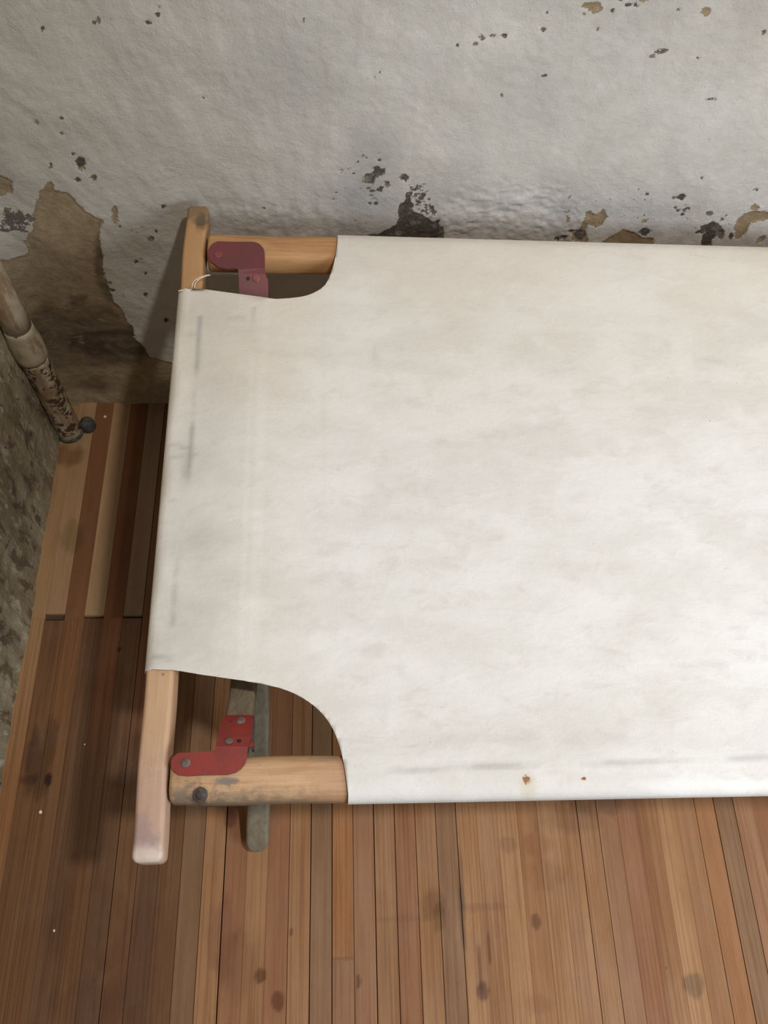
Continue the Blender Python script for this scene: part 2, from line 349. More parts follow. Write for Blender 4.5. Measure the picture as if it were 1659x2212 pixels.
for k in range(-3, 76):
    g0 = gap.get(k, .0002)*.7; g1 = gap.get(k+1, .0002)*.7
    x0 = BX0+k*BW+g0*.5; x1 = BX0+(k+1)*BW-g1*.5
    if k == -3: x0 = XL-.03
    rr = random.Random(k+100); bz = rr.uniform(-.0003, 0)
    xs = [x0, x0, x0+.00025, x0+.0045]+list(np.linspace(x0+.0045, x1-.0045, 7)[1:-1])+[x1-.0045, x1-.00025, x1, x1]
    zs = [-.012, -.00025, 0, 0]+[0]*5+[0, 0, -.00025, -.012]
    XS, YS = np.meshgrid(xs, fy); ZS = np.tile(zs, (len(fy), 1)) + bz
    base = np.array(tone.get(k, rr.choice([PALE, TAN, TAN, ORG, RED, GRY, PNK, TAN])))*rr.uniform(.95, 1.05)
    C = np.tile(base, (*XS.shape, 1))
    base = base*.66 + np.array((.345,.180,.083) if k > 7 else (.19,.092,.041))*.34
    if k < 7: base = base*.86  # more of the soft shadow painted into the left boards
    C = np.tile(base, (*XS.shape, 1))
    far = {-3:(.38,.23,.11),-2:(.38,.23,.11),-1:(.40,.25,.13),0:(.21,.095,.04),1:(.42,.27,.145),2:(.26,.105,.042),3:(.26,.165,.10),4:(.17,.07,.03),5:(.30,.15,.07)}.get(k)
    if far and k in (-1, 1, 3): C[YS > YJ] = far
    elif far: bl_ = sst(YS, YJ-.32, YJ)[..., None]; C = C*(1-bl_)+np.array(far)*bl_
    if k == 14: C[YS < YJ2] = np.array(PNK)*.92
    if k == 2: C[YS > YJ] *= (1-.35*sst(XS, x0+.008, x0+.016))[YS > YJ][:, None]  # edge of the end bar's cast shadow painted along this board
    if k in (-1, 1, 3): ZS[np.abs(YS-YJ) < (.0035 if k == -1 else .0018)] -= .006; C[np.abs(YS-YJ) < (.004 if k == -1 else .0016)] *= .3
    if k == 14: C[np.abs(YS-YJ2) < .0016] *= .8
    for (sx, sy), rx, ry, c in SW:
        if abs(sx-(x0+x1)/2) > rx*2+.02: continue
        d = np.hypot((XS-sx)/rx, (YS-sy)/ry) + .9*(fbm(XS, YS*.5, 90, 77)-.5)
        wgt = sst(d, 1.25, .6 if rx > .012 else .8)
        C *= 1-(1-np.array(c))*wgt[..., None]
    off = len(verts)//1
    n, m = XS.shape
    idx = np.arange(n*m).reshape(n, m)+sum(len(v) for v in verts) if verts else np.arange(n*m).reshape(n, m)
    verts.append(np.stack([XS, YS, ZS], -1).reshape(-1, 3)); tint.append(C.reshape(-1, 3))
    b = np.full(XS.shape, (k*.37) % 1.0)
    if far or k == 14: b = np.where(YS > (YJ if far else YJ2), b, (b+.5) % 1)
    brd.append(np.stack([b, b*0+rr.random(), np.where(YS > YJ, .15, 1.) if far else b*0+rr.choice([.5, .9, 1.])], -1).reshape(-1, 3))
    faces.append(np.stack([idx[:-1, :-1], idx[:-1, 1:], idx[1:, 1:], idx[1:, :-1]], -1).reshape(-1, 4))
V = np.concatenate(verts); T = np.concatenate(tint); B = np.concatenate(brd); q = np.concatenate(faces)
nb = len(V)   # dark sub-floor under the gaps
sub = np.array([(XL-.03, -1.6, -.011), (1.85, -1.6, -.011), (1.85, YW, -.011), (XL-.03, YW, -.011)])
V = np.concatenate([V, sub]); T = np.concatenate([T, np.full((4, 3), .015)]); B = np.concatenate([B, np.zeros((4, 3))]); q = np.concatenate([q, [[nb, nb+1, nb+2, nb+3]]])
me = bpy.data.meshes.new('floor'); me.vertices.add(len(V)); me.vertices.foreach_set('co', V.ravel())
me.loops.add(q.size); me.loops.foreach_set('vertex_index', q.ravel().astype(np.int32)); me.polygons.add(len(q)); me.polygons.foreach_set('loop_start', np.arange(0, q.size, 4, dtype=np.int32))
me.update(calc_edges=True)
me.polygons.foreach_set('use_smooth', np.zeros(len(q), bool))
for nm, a in (('board_colour', T), ('board_grain', B)):
    at = me.color_attributes.new(nm, 'FLOAT_COLOR', 'POINT'); c = np.ones((len(V), 4)); c[:, :3] = a; at.data.foreach_set('color', c.ravel())
def floor_mat():
    s = NT('strip_floor', .6); s.b.inputs['Specular IOR Level'].default_value = .3
    c, *_ = s.attr('board_colour'); _, id_, r2, gs = s.attr('board_grain')
    cmb = s.n('ShaderNodeCombineXYZ'); s.link(s.math('MULTIPLY', id_, 7.), cmb.inputs[0]); s.link(s.math('MULTIPLY', id_, 13.), cmb.inputs[1]); s.link(s.math('MULTIPLY', r2, 5.), cmb.inputs[2])
    ad = s.n('ShaderNodeVectorMath', operation='ADD'); s.link(s.P, ad.inputs[0]); s.link(cmb.outputs[0], ad.inputs[1]); v = ad.outputs[0]
    g1 = s.noise(330, 3, .5, .1, vec=v, stretch=(1, .012, 1)); g2 = s.noise(60, 5, .6, .3, vec=v, stretch=(1, .06, 1)); g3 = s.noise(12, 5, .6, vec=v, stretch=(1, .4, 1)); g4 = s.noise(900, 2, .6, vec=v, stretch=(1, .08, 1))
    col = s.mix(s.math('MULTIPLY', s.ramp(g1, .46, .62), s.math('MULTIPLY', gs, .42)), c, (.55, .36, .24), 'MULTIPLY')
    col = s.mix(s.ramp(g2, .35, .75, 0, .35), col, (.55, .42, .34), 'MULTIPLY')
    col = s.mix(s.ramp(g3, .35, .7, 0, .45), col, (.80, .74, .70), 'MULTIPLY')
    col = s.mix(s.ramp(s.noise(16, 5, .65), .5, .75, 0, .22), col, (.20, .14, .10))
    col = s.mix(s.ramp(g4, .55, .7, 0, .25), col, (.6, .5, .42), 'MULTIPLY')
    col = s.mix(s.ramp(s.noise(420, 2), .73, .77, 0, .6), col, (.05, .035, .025))
    nb = s.bump(g1, .25, .0006); nb = s.bump(g2, .15, .001, nb)
    return s.out(col, nb, s.ramp(g3, .3, .7, .50, .72))
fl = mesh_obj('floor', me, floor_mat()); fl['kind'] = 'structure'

# ================================================================== WOOD / METAL / CLOTH MATERIALS
def wood_mat(name, c1, c2, axis, blobs=(), grime=.25, rough=.5):
    s = NT(name, rough)
    st = [1, 1, 1]; st[axis] = .05
    g1 = s.noise(260, 4, .6, .2, stretch=st); st2 = [1, 1, 1]; st2[axis] = .2
    g2 = s.noise(45, 6, .65, .6, stretch=st2); g3 = s.noise(25, 6, .7)
    c = s.mix(s.ramp(g2, .3, .7), c1, c2)
    c = s.mix(s.ramp(g1, .45, .65, 0, .35), c, (.55, .42, .32), 'MULTIPLY')
    c = s.mix(s.ramp(g3, .50, .75, 0, grime), c, (.17, .14, .11))
    c = s.mix(s.ramp(s.noise(150, 5, .7), .64, .70, 0, .5), c, (.15, .11, .08))
    nz = s.noise(110, 6, .7)
    for loc, r, bc, k, sq in blobs:
        c = s.mix(s.math('MULTIPLY', s.blob(loc, r, nz, .9, .9, sq), k), c, bc)
    return s.out(c, s.bump(g1, .3, .0006, s.bump(g3, .3, .001)), s.ramp(g3, .3, .7, rough-.08, rough+.15))
def pz(u, v, z): return tuple(onz(u, v, z))
W1, W2 = (.60, .385, .22), (.50, .30, .155)
m_bar = wood_mat('worn_bar_wood', W1, W2, 1, [((-.162, .84, .46), .40, (.44,.245,.105), .85, (1, 1, 1)),
    (pz(301,1800,.4625), .010, (.15,.09,.14), .95, (1, .7, 1)), (pz(326,1820,.4625), .008, (.16,.10,.14), .9, (1, 1, 1)), (pz(316,1780,.4625), .035, (.55,.42,.37), .5, (.7, .7, 1)), (pz(312,1856,.4625), .013, (.66,.58,.52), .8, (.6, 1.2, 1)),
    (pz(320,1700,.4625), .022, (.42,.27,.22), .45, (1, .5, 1)), (pz(435,480,.4625), .007, (.09,.05,.03), .9, (1, .5, 1)), (pz(430,455,.4625), .02, (.15,.11,.07), .7, (.7, 1, 1)),
    (pz(352,1457,.4625), .0015, (.02,.015,.01), 1., (1, 1, 1)), (pz(330,1540,.4625), .03, (.56,.38,.26), .5, (1, .5, 1))])
m_rail = wood_mat('worn_rail_wood', W1, W2, 0, [
    (pz(395,1722,.440), .024, (.17,.14,.11), .8, (.7, 1.5, 1)), (pz(470,1732,.436), .028, (.20,.16,.12), .75, (.6, 2.2, 1)), (pz(560,1736,.434), .045, (.20,.155,.11), .7, (.5, 3.2, 1.5)), (pz(660,1740,.430), .05, (.20,.17,.13), .8, (.5, 3.6, 2.6)),
    (pz(490,1688,.461), .006, (.16,.15,.15), .8, (.6, 1.8, 1)), (pz(735,1690,.455), .02, (.42,.24,.16), .4, (.6, 1, 1)), (pz(700,1640,.46), .006, (.30,.2,.13), .5, (.4, 2, 1)), (pz(433,1717,.452), .0095, (.06,.045,.04), .75, (1, 1, .8))])
m_leg = wood_mat('grey_worn_leg_wood', (.17,.145,.10), (.25,.215,.155), 1, [], .5, .7)
m_old = wood_mat('plain_leg_wood', W1, W2, 1, [], .35)
def paint_mat(name, ca, cb):
    s = NT(name, .42)
    n1 = s.noise(90, 6, .7); n2 = s.noise(500, 4, .6)
    c = s.mix(s.ramp(s.noise(35, 4), .3, .7), ca, cb)
    c = s.mix(s.ramp(n1, .66, .70, 0, .85), c, (.16, .13, .11))
    c = s.mix(s.ramp(n2, .70, .76, 0, .5), c, (.10, .04, .03))
    s.b.inputs['Specular IOR Level'].default_value = .5
    return s.out(c, s.bump(n1, .25, .0008, s.bump(n2, .15, .0005)))
m_red = paint_mat('chipped_red_paint', (.27, .033, .026), (.20, .029, .025))
m_red_dark = paint_mat('aged_dark_red_paint', (.17, .040, .046), (.135, .042, .044))
def plain(name, col, rough=.5, metal=0., n=.3, sc=200):
    s = NT(name, rough); s.b.inputs['Metallic'].default_value = metal
    z = s.noise(sc, 5, .6)
    return s.out(s.mix(s.ramp(z, .35, .65), [q*(1-n) for q in col], [min(1, q*(1+n)) for q in col]), s.bump(z, .3, .0005))
m_rivet = plain('dull_rivet_metal', (.14, .115, .10), .75, .0)
m_rivet_red = plain('painted_rivet', (.22, .055, .045), .5)
m_edge = plain('worn_steel_edge', (.10, .075, .07), .55, .3)
m_hole = plain('hole_shadow', (.02, .012, .01), .8)

# ================================================================== COT
ZT = .4625
cot = empty('folding_cot', (.72, .45, 0), 'folding camp cot with worn white canvas, wooden rails and red metal hinges', 'cot')
XFAR = 1.62

def rr_profile(hw, hh, r, n=5):
    pts = []
    for cx, cy, a0 in ((hw-r, hh-r, 0), (-hw+r, hh-r, 90), (-hw+r, -hh+r, 180), (hw-r, -hh+r, 270)):
        for i in range(n+1):
            a = math.radians(a0+90*i/n); pts.append((cx+r*math.cos(a), cy+r*math.sin(a)))
    return pts
def sweep(bm, A, Bp, hw, hh, r, endr=.004, taper=None, seg=24, wob=.0006, seed=1, endround=None, up=(0, 0, 1)):
    """rounded bar from A to Bp, cross-section width hw*2 (horizontal) x hh*2; ends rounded in plan by endround"""
    A = Vector(A); Bp = Vector(Bp); d = (Bp-A).normalized(); L = (Bp-A).length
    side = d.cross(Vector(up)).normalized(); upv = side.cross(d).normalized()
    rnd = random.Random(seed); er = endround or endr
    ts = []
    for i in range(7): ts.append(er*(1-math.cos(math.pi/2*i/6)))
    for i in range(1, seg): ts.append(er+(L-2*er)*i/seg)
    for i in range(7): ts.append(L-er*(1-math.cos(math.pi/2*(6-i)/6)))
    rings = []
    ph = [rnd.uniform(0, 6) for _ in range(4)]
    for t in ts:
        e = min(t, L-t); k = 1.0
        if e < er:
            x = 1-e/er; s_ = math.sqrt(max(0, 1-x*x)); kw = 1-(1-s_)*er/hw if er < hw*1.01 else s_
        else: kw = 1.0
        kw = max(kw, .12); kh = 1-(1-kw)*min(1, .004/hh*1.5) if endround else 1-(1-kw)*hw/hh*.8
        kh = max(kh, .2)
        ox = wob*(math.sin(t*23+ph[0])+math.sin(t*51+ph[1])); oz = wob*.6*(math.sin(t*31+ph[2])+math.sin(t*9+ph[3]))
        c = A+d*t+side*ox+upv*oz
        rings.append([bm.verts.new(c+side*(px*kw)+upv*(pz_*kh)) for px, pz_ in rr_profile(hw, hh, min(r, hw, hh))])
    m = len(rings[0])
    for a, b in zip(rings[:-1], rings[1:]):
        for i in range(m): bm.faces.new((a[i], a[(i+1) % m], b[(i+1) % m], b[i]))
    bm.faces.new(rings[0]); bm.faces.new(rings[-1])
def bar(name, A, B_, hw, hh, r, mat, parent, **k):
    bm = bmesh.new(); sweep(bm, A, B_, hw, hh, r, **k); return from_bm(name, bm, mat, parent)

RZ = ZT-.018
YN, YB = .127, .7695
rail_n = bar('side_rail', (-.1385, YN, RZ), (XFAR, YN, RZ), .0205, .018, .0125, m_rail, cot, seg=60, seed=2)
m_rail_dim = wood_mat('dim_lit_rail_wood', (.50,.285,.125), (.42,.22,.09), 0, [], .15)  # back rail: warm, dim light painted into the wood colour
rail_b = bar('side_rail', (-.1475, YB, RZ), (XFAR, YB, RZ), .0215, .018, .0120, m_rail_dim, cot, seg=60, seed=3)
BARF, BARN = (-.1640, .8330, ZT-.0165), (-.1530, .0575, ZT-.0165)
bar('end_bar', BARN, BARF, .0132, .0165, .0042, m_bar, cot, seg=50, endr=.006, seed=4)
bar('end_bar', (XFAR+.022, .0575, ZT-.0165), (XFAR+.014, .835, ZT-.0165), .0132, .0165, .0042, m_bar, cot, seg=50, endr=.006, seed=5)
def leg_pair(dx):
    # leg from the near rail down to the wall side
    bar('leg', (-.0835+dx, .150, .4360), (-.086+dx, .795, .014), .0130, .0125, .004, m_leg if dx == 0 else m_old, cot, seg=30, endround=.012, seed=6)
    # leg from the back rail down to the floor under the near rail
    bar('leg', (-.0900+dx, .752, .4290), (-.0888+dx, .104, .0135), .0155, .0125, .0055, m_leg if dx == 0 else m_old, cot, seg=30, endround=.0145, seed=7)
leg_pair(0)
leg_pair(1.56)

# --- hinge brackets (L shaped plates, second arm folded down along the leg)
def plate(name, poly_px, z, fold, mat, thick=.0028, edge_mat=None, parent=cot):
    """poly in photo-traced outline on the rail top plane z; beyond fold line (y0) it drops along slope sl"""
    pts = []
    for u, v in poly_px:
        p = onz(u, v, z)
        y0, sl, sgn = fold
        if (p[1]-y0)*sgn > 0: p = onplane(u, v, z, y0, -sl*sgn)
        pts.append(p)
    bm = bmesh.new()
    vs_ = [bm.verts.new(p) for p in pts]
    bm.faces.new(vs_)
    bmesh.ops.triangulate(bm, faces=bm.faces[:])
    bmesh.ops.subdivide_edges(bm, edges=bm.edges[:], cuts=3, use_grid_fill=True)
    ext = bmesh.ops.extrude_face_region(bm, geom=bm.faces[:])
    for e in ext['geom']:
        if isinstance(e, bmesh.types.BMVert): e.co.z -= thick
    o = from_bm(name, bm, mat, parent, smooth=False)
    if edge_mat:
        o.data.materials.append(edge_mat)
        for p in o.data.polygons:
            if abs(p.normal.z) < .45: p.material_index = 1
    bv = o.modifiers.new('bevel', 'BEVEL'); bv.width = .0007; bv.segments = 2; bv.limit_method = 'ANGLE'; bv.angle_limit = math.radians(50)
    return o
def arcpx(cx, cy, rx, ry, a0, a1, n=8):
    return [(cx+rx*math.cos(math.radians(a0+(a1-a0)*i/n)), cy-ry*math.sin(math.radians(a0+(a1-a0)*i/n))) for i in range(n+1)]
# near bracket
near_poly = ([(484,1547),(490,1544.5),(546,1544.5),(546,1565),(545,1590),(544,1603),(549,1606),(548,1612),(536,1613)] +
             [(534,1625),(533,1637),(529,1650),(520,1661),(508,1669),(492,1673)] + [(440,1674),(405,1676),(385,1674)] + arcpx(398,1650,29,26,245,110,8) + [(400,1626),(430,1625),(462,1622),(466,1612),(470,1592),(476,1562)])
brk_n = plate('hinge_bracket', near_poly, ZT+.0045, (.1555, .66, 1), m_red, edge_mat=m_edge)
back_poly = ([(470,521),(500,522),(540,522)] + arcpx(545,549,27,27,85,0,6) + [(572,580),(573,592),(577,600),(578,640),(577,690),(522,690),(517,640),(515,590),(514,582),(508,579)] + [(490,580),(472,577),(458,566)] + arcpx(471,547,22,25,225,100,8))
brk_b = plate('hinge_bracket', back_poly, ZT+.0045, (.722, .64, -1), m_red_dark)
brk_n['label'] = 'bright red hinge bracket with grey worn edge'; brk_b['label'] = 'dark red hinge bracket'
# flanges (side cheeks of the folded arm) of the back bracket
def flange(pts_top, drop, mat, parent):
    bm = bmesh.new(); a = [bm.verts.new(p) for p in pts_top]; b = [bm.verts.new(Vector(p)+Vector(drop)) for p in pts_top]
    c = [bm.verts.new(Vector(p)+Vector((.002, 0, 0))) for p in pts_top]; d = [bm.verts.new(Vector(p)+Vector(drop)+Vector((.002, 0, 0))) for p in pts_top]
    n = len(a)
    for i in range(n-1):
        bm.faces.new((a[i], a[i+1], b[i+1], b[i])); bm.faces.new((c[i], c[i+1], d[i+1], d[i])); bm.faces.new((a[i], a[i+1], c[i+1], c[i])); bm.faces.new((b[i], b[i+1], d[i+1], d[i]))
    bm.faces.new((a[0], b[0], d[0], c[0])); bm.faces.new((a[-1], b[-1], d[-1], c[-1]))
    return from_bm('bracket_cheek', bm, mat, parent, smooth=False)
def slope_pt(u, v, fold, z=ZT+.0045):
    p = onz(u, v, z); y0, sl, sgn = fold
    if (p[1]-y0)*sgn > 0: p = onplane(u, v, z, y0, -sl*sgn)
    return Vector(p)
FB, FN = (.722, .64, -1), (.1555, .66, 1)
flange([slope_pt(515,588,FB)-Vector((0,0,.002)), slope_pt(517,640,FB)-Vector((0,0,.002)), slope_pt(522,690,FB)-Vector((0,0,.002))], (-.0005,-.004,-.020), m_red_dark, brk_b)
flange([slope_pt(575,600,FB)-Vector((0,0,.002)), slope_pt(576,640,FB)-Vector((0,0,.002)), slope_pt(575,690,FB)-Vector((0,0,.002))], (.0015,-.002,-.020), m_red_dark, brk_b)
flange([slope_pt(544,1612,FN)-Vector((.001,0,.002)), slope_pt(545,1580,FN)-Vector((.001,0,.002)), slope_pt(546,1545,FN)-Vector((.001,0,.002))], (0,-.002,-.016), m_edge, brk_n)
# lower plate of the near bracket seen below the rail
bar('bracket_strap', (-.118, .118, RZ-.019), (-.062, .118, RZ-.019), .011, .0015, .001, m_edge, brk_n, seg=6, wob=0)
def rivet(u, v, fold, r, h, mat, parent, name='rivet', cup=False, z=ZT+.0045):
    p = slope_pt(u, v, fold, z) if fold else Vector(onz(u, v, z))
    nrm = Vector((0, 0, 1))
    if fold and (p.y-fold[0])*fold[2] > 0: nrm = Vector((0, fold[1]*fold[2], 1)).normalized()
    bm = bmesh.new(); rings = []
    t = nrm.orthogonal().normalized(); b = nrm.cross(t)
    prof = [(1, -.0005), (1, h*.35), (.85, h*.8), (.5, h), (.001, h)] if not cup else [(1, -.0002), (1, .0004), (.8, .0005), (.7, .0001), (.3, .0001), (.001, .0001)]
    for k, hh in prof:
        rings.append([bm.verts.new(p+(t*math.cos(6.2832*i/20)+b*math.sin(6.2832*i/20))*r*.88*k+nrm*hh*.7) for i in range(20)])
    for a, c in zip(rings[:-1], rings[1:]):
        for i in range(20): bm.faces.new((a[i], a[(i+1) % 20], c[(i+1) % 20], c[i]))
    bm.faces.new(rings[-1])
    return from_bm(name, bm, mat, parent)
rivet(401, 1648, FN, .0048, .0012, m_rivet, brk_n); rivet(494, 1600, FN, .0044, .0010, m_rivet, brk_n); rivet(520, 1556, FN, .0050, .0010, m_rivet, brk_n)
rivet(517, 1600, FN, .0022, .0002, m_hole, brk_n, 'rivet_hole'); rivet(498, 1559, FN, .0011, .0002, m_hole, brk_n, 'rivet_hole')
rivet(471, 549, FB, .0055, .0010, m_rivet_red, brk_b); rivet(553, 602, FB, .0055, .0010, m_rivet_red, brk_b); rivet(536, 602, FB, .0028, .0002, m_hole, brk_b, 'rivet_hole')
# recessed screw in the side of the near rail
def rail_screw():
    from mathutils.bvhtree import BVHTree
    me_ = rail_n.data
    bv = BVHTree.FromPolygons([v.co for v in me_.vertices], [p.vertices for p in me_.polygons])
    p, nrm, _, _ = bv.ray_cast(Vector(O), Vector(ray(433, 1717)))
    t = Vector((1, 0, 0)); t = (t-nrm*t.dot(nrm)).normalized(); b = nrm.cross(t)
    bm = bmesh.new(); rings = []
    for k, hh in ((1, -.003), (1, .0009), (.9, .0013), (.62, .0006), (.6, .0012), (.3, .0016), (.001, .0017)):
        rings.append([bm.verts.new(p+(t*math.cos(6.2832*i/24)+b*math.sin(6.2832*i/24))*.0066*k+nrm*hh) for i in range(24)])
    for a, c in zip(rings[:-1], rings[1:]):
        for i in range(24): bm.faces.new((a[i], a[(i+1) % 24], c[(i+1) % 24], c[i]))
    bm.faces.new(rings[-1])
    return from_bm('screw', bm, plain('rusty_screw_metal', (.07, .052, .045), .8), rail_n)
rail_screw()

# --- canvas
ZC = ZT+.0022
near_cut = [(315,1447),(345,1446.5),(380,1449),(430,1457),(490,1465),(550,1473),(585,1480),(615,1488),(645,1501),(672,1518),(695,1539),(713,1563),(727,1592),(736,1620),(743,1652),(748,1685),(752,1716)]
back_cut = [(387,625),(410,623.5),(440,625),(470,631),(500,637.5),(530,642.5),(560,645),(595,644.5),(630,641),(660,635),(685,624),(702,611),(713,592),(721,568),(726,545),(729,520)]
nc = np.array([onz(u, v, ZC)[:2] for u, v in near_cut]); bc = np.array([onz(u, v, ZC)[:2] for u, v in back_cut])
def dens(P_, n):
    # Catmull-Rom resample
    out = []
    Q = np.vstack([2*P_[0]-P_[1], P_, 2*P_[-1]-P_[-2]])
    for i in range(1, len(Q)-2):
        for t in np.linspace(0, 1, n, endpoint=False):
            p0, p1, p2, p3 = Q[i-1:i+3]
            out.append(.5*(2*p1+(p2-p0)*t+(2*p0-5*p1+4*p2-p3)*t*t+(3*p1-p0-3*p2+p3)*t**3))
    out.append(P_[-1]); return np.array(out)
nc = dens(nc, 5); bc = dens(bc, 5)
Yn0 = nc[0, 1]
nc[:, 1] = np.minimum.accumulate(nc[:, 1]); nc[:, 0] = np.maximum.accumulate(nc[:, 0])
kd = int(np.argmin(bc[:, 1])); XD, YD = bc[kd]              # lowest point of the back cut-out
bl = bc[:kd+1]; br_ = bc[kd:].copy()
br_[:, 1] = np.maximum.accumulate(br_[:, 1]); br_[:, 0] = np.maximum.accumulate(br_[:, 0])
def lift(X, y):                                            # rows bend up to the left branch of the back cut-out
    yl = np.interp(X, bl[:, 0], bl[:, 1])-YD
    return np.where(X < XD, yl, 0)*sst(np.array(y, float), YD-.16, YD)
def xc_bar(Y): return BARN[0]+(BARF[0]-BARN[0])*(Y-BARN[1])/(BARF[1]-BARN[1])
def zarc(dy): return ZC if dy <= 0 else ZC-.0125*(1-math.sqrt(max(0, 1-(dy/.014)**2)))
rows = []   # (Y, Z, xmin, sleeve)
y_out_n, y_out_b = YN-.0224, YB+.0235
for y, z in [(YN+.020, ZT-.0385), (YN+.008, ZT-.0385), (YN-.008, ZT-.0380), (YN-.0165, ZT-.034), (YN-.0212, ZT-.0265), (y_out_n, ZT-.018)]: rows.append([y, z, nc[-1, 0], False])
ya = list(y_out_n+.014*(1-np.sin(np.radians([80, 68, 56, 44, 32]))))
cand = [(y, nc[-1, 0]) for y in ya if y < nc[-1, 1]-.0005]
for (x, y) in nc[::-1]:
    if y >= (cand[-1][0]+.0007 if cand else 0) and y > y_out_n+.0003: cand.append((y, x))
cand = [c for c in cand if c[0] < Yn0-.0006]
for y, x in cand: rows.append([y, zarc(y_out_n+.014-y), x, False])
rows.append([Yn0, ZC, None, True])
for y in np.arange(Yn0+.004, YD-.002, .004): rows.append([y, ZC, None, True])
rows.append([YD, ZC, None, True])
last = YD
for (x, y) in br_:
    if y > last+.0007 and y < y_out_b-.0004: rows.append([y, zarc(y-(y_out_b-.014)), x, False]); last = y
for y in y_out_b-.014*(1-np.sin(np.radians([32, 44, 56, 68, 80]))):
    if y > last+.0007: rows.append([y, zarc(y-(y_out_b-.014)), br_[-1, 0], False]); last = y
for y, z in [(y_out_b, ZT-.018), (YB+.0222, ZT-.0265), (YB+.0175, ZT-.034), (YB+.008, ZT-.038), (YB-.008, ZT-.0385)]: rows.append([y, z, br_[-1, 0], False])
wrap = [(.010, .4232), (-.002, .4230), (-.0105, .4236), (-.0142, .4268), (-.0156, .4330), (-.0157, .4430), (-.0155, .4540), (-.0143, .4600), (-.0112, .4636)]
NW = len(wrap); N1, N2 = 190, 40
XM = .80
P = np.zeros((len(rows), NW+N1+N2, 3)); keep = np.zeros(P.shape[:2], bool)
for j, (y, z, xm, sl) in enumerate(rows):
    xg0 = xc_bar(y)-.0065
    if xm is None or sl: xm = xg0
    rr_ = sst(np.array([y]), YN, YN+.10)[0]*sst(np.array([y]), YB, YB-.10)[0]
    for i, (dx, zz) in enumerate(wrap):
        P[j, i] = (xc_bar(y)+dx, y+float(lift(np.array([bl[0, 0]]), y)[0]), zz); keep[j, i] = sl
    X = xg0+(XM-xg0)*np.linspace(0, 1, N1)
    X2 = XM+(XFAR+.030-XM)*np.linspace(0, 1, N2+1)[1:]
    X = np.concatenate([X, X2])
    if not sl: X = np.clip(X, xm, (XFAR-.13)-(xm+.13)*.95)
    sag = .0085*rr_*sst(X, -.15, .10)
    wr = .0011*np.sin(X*34+y*60)*sst(X, .1, -.14)*rr_ + .0030*(fbm(X, np.full(X.shape, y), 7, 91, 3)-.5)*rr_*sst(X, -.14, -.06)
    hem = .0009*sst(X, -.0695-(.69-y)*0+.0, -.0725)*(1 if True else 0)*rr_
    P[j, NW:, 0] = X; P[j, NW:, 1] = y + (lift(X, y) if y <= YD+1e-6 else 0); P[j, NW:, 2] = z - sag + wr + hem
    keep[j, NW:] = True
mask = keep[:-1, :-1] & keep[:-1, 1:] & keep[1:, :-1] & keep[1:, 1:]
X, Y = P[..., 0], P[..., 1]
mask &= ~((np.abs(X[:-1, 1:]-X[:-1, :-1]) < 1e-7) & (np.abs(X[1:, 1:]-X[1:, :-1]) < 1e-7) & (np.arange(P.shape[1]-1)[None] >= NW))
def cpx(pts): return [tuple(onz(u, v, ZC)[:2]) for u, v in pts]
gk = np.zeros(X.shape)
for pts, wd, k in (([(432,690),(428,780),(418,860),(412,960),(400,1050),(396,1085)], .0035, .55), ([(388,1200),(378,1290),(370,1350)], .003, .3), ([(392,722),(430,724)], .003, .3), ([(375,1083),(405,1085)], .003, .35),
                   ([(335,1422),(372,1425)], .0025, .5), ([(370,960),(405,970)], .003, .35), ([(370,988),(420,985)], .0025, .3), ([(840,1668),(900,1664),(960,1661)], .003, .38), ([(970,1658),(1110,1654),(1200,1652)], .0035, .45), ([(1250,1651),(1400,1646),(1659,1636)], .003, .42), ([(780,1674),(845,1668)], .003, .25),
                   ([(840,1664),(870,1664)], .0035, .4), ([(860,1612),(900,1611)], .0015, .25), ([(1350,709),(1425,715)], .004, .22), ([(950,676),(975,676)], .004, .2), ([(1500,765),(1560,770)], .004, .15), ([(1180,800),(1240,802)], .008, .14), ([(1120,920),(1170,918)], .008, .12),
                   ([(548,665),(549,700),(548,760)], .0016, .30), ([(523,670),(522,700)], .0016, .3), ([(494,690),(522,688)], .006, .22), ([(470,700),(500,702)], .008, .15), ([(695,680),(698,900),(704,1200)], .0014, .10), ([(810,745),(812,775)], .005, .22), ([(617,1206),(621,1213),(627,1218)], .0012, .7), ([(1100,525),(1099,540)], .003, .3)):
    gk = np.maximum(gk, k*sst(dline(X, Y, cpx(pts)), wd*1.5, wd*.3)*(.15+.85*sst(fbm(X*.6, Y*.6, 60, 5), .38, .68)))
gk += .45*sst(X, -.04, -.15)*sst(X, -.17, -.158)*fbm(X, Y, 30, 60)            # dirt over the end bar
gk += .16*sst(Y, .60, .78)*fbm(X, Y*3, 12, 62) + .14*np.exp(-((Y-(YN+.028))/.012)**2)*fbm(X*.4, Y*2, 30, 66)
ym = np.clip(.85*sst(Y, .38, .80)*(.5+fbm(X, Y, 9, 64)) + .5*sst(X, .04, -.12), 0, 1)  # warmer light towards back and left painted into the cloth
rust = np.zeros(X.shape)
lite = sst(dline(X, Y, cpx([(548,762),(538,1000),(534,1080),(524,1250),(515,1440)])), .0035, .0008)*.8
me = grid_mesh('canvas', P, {'grime': np.stack([np.clip(gk, 0, 1), ym, lite], -1)}, mask)  # channels: grime, painted warm light, pale seam line
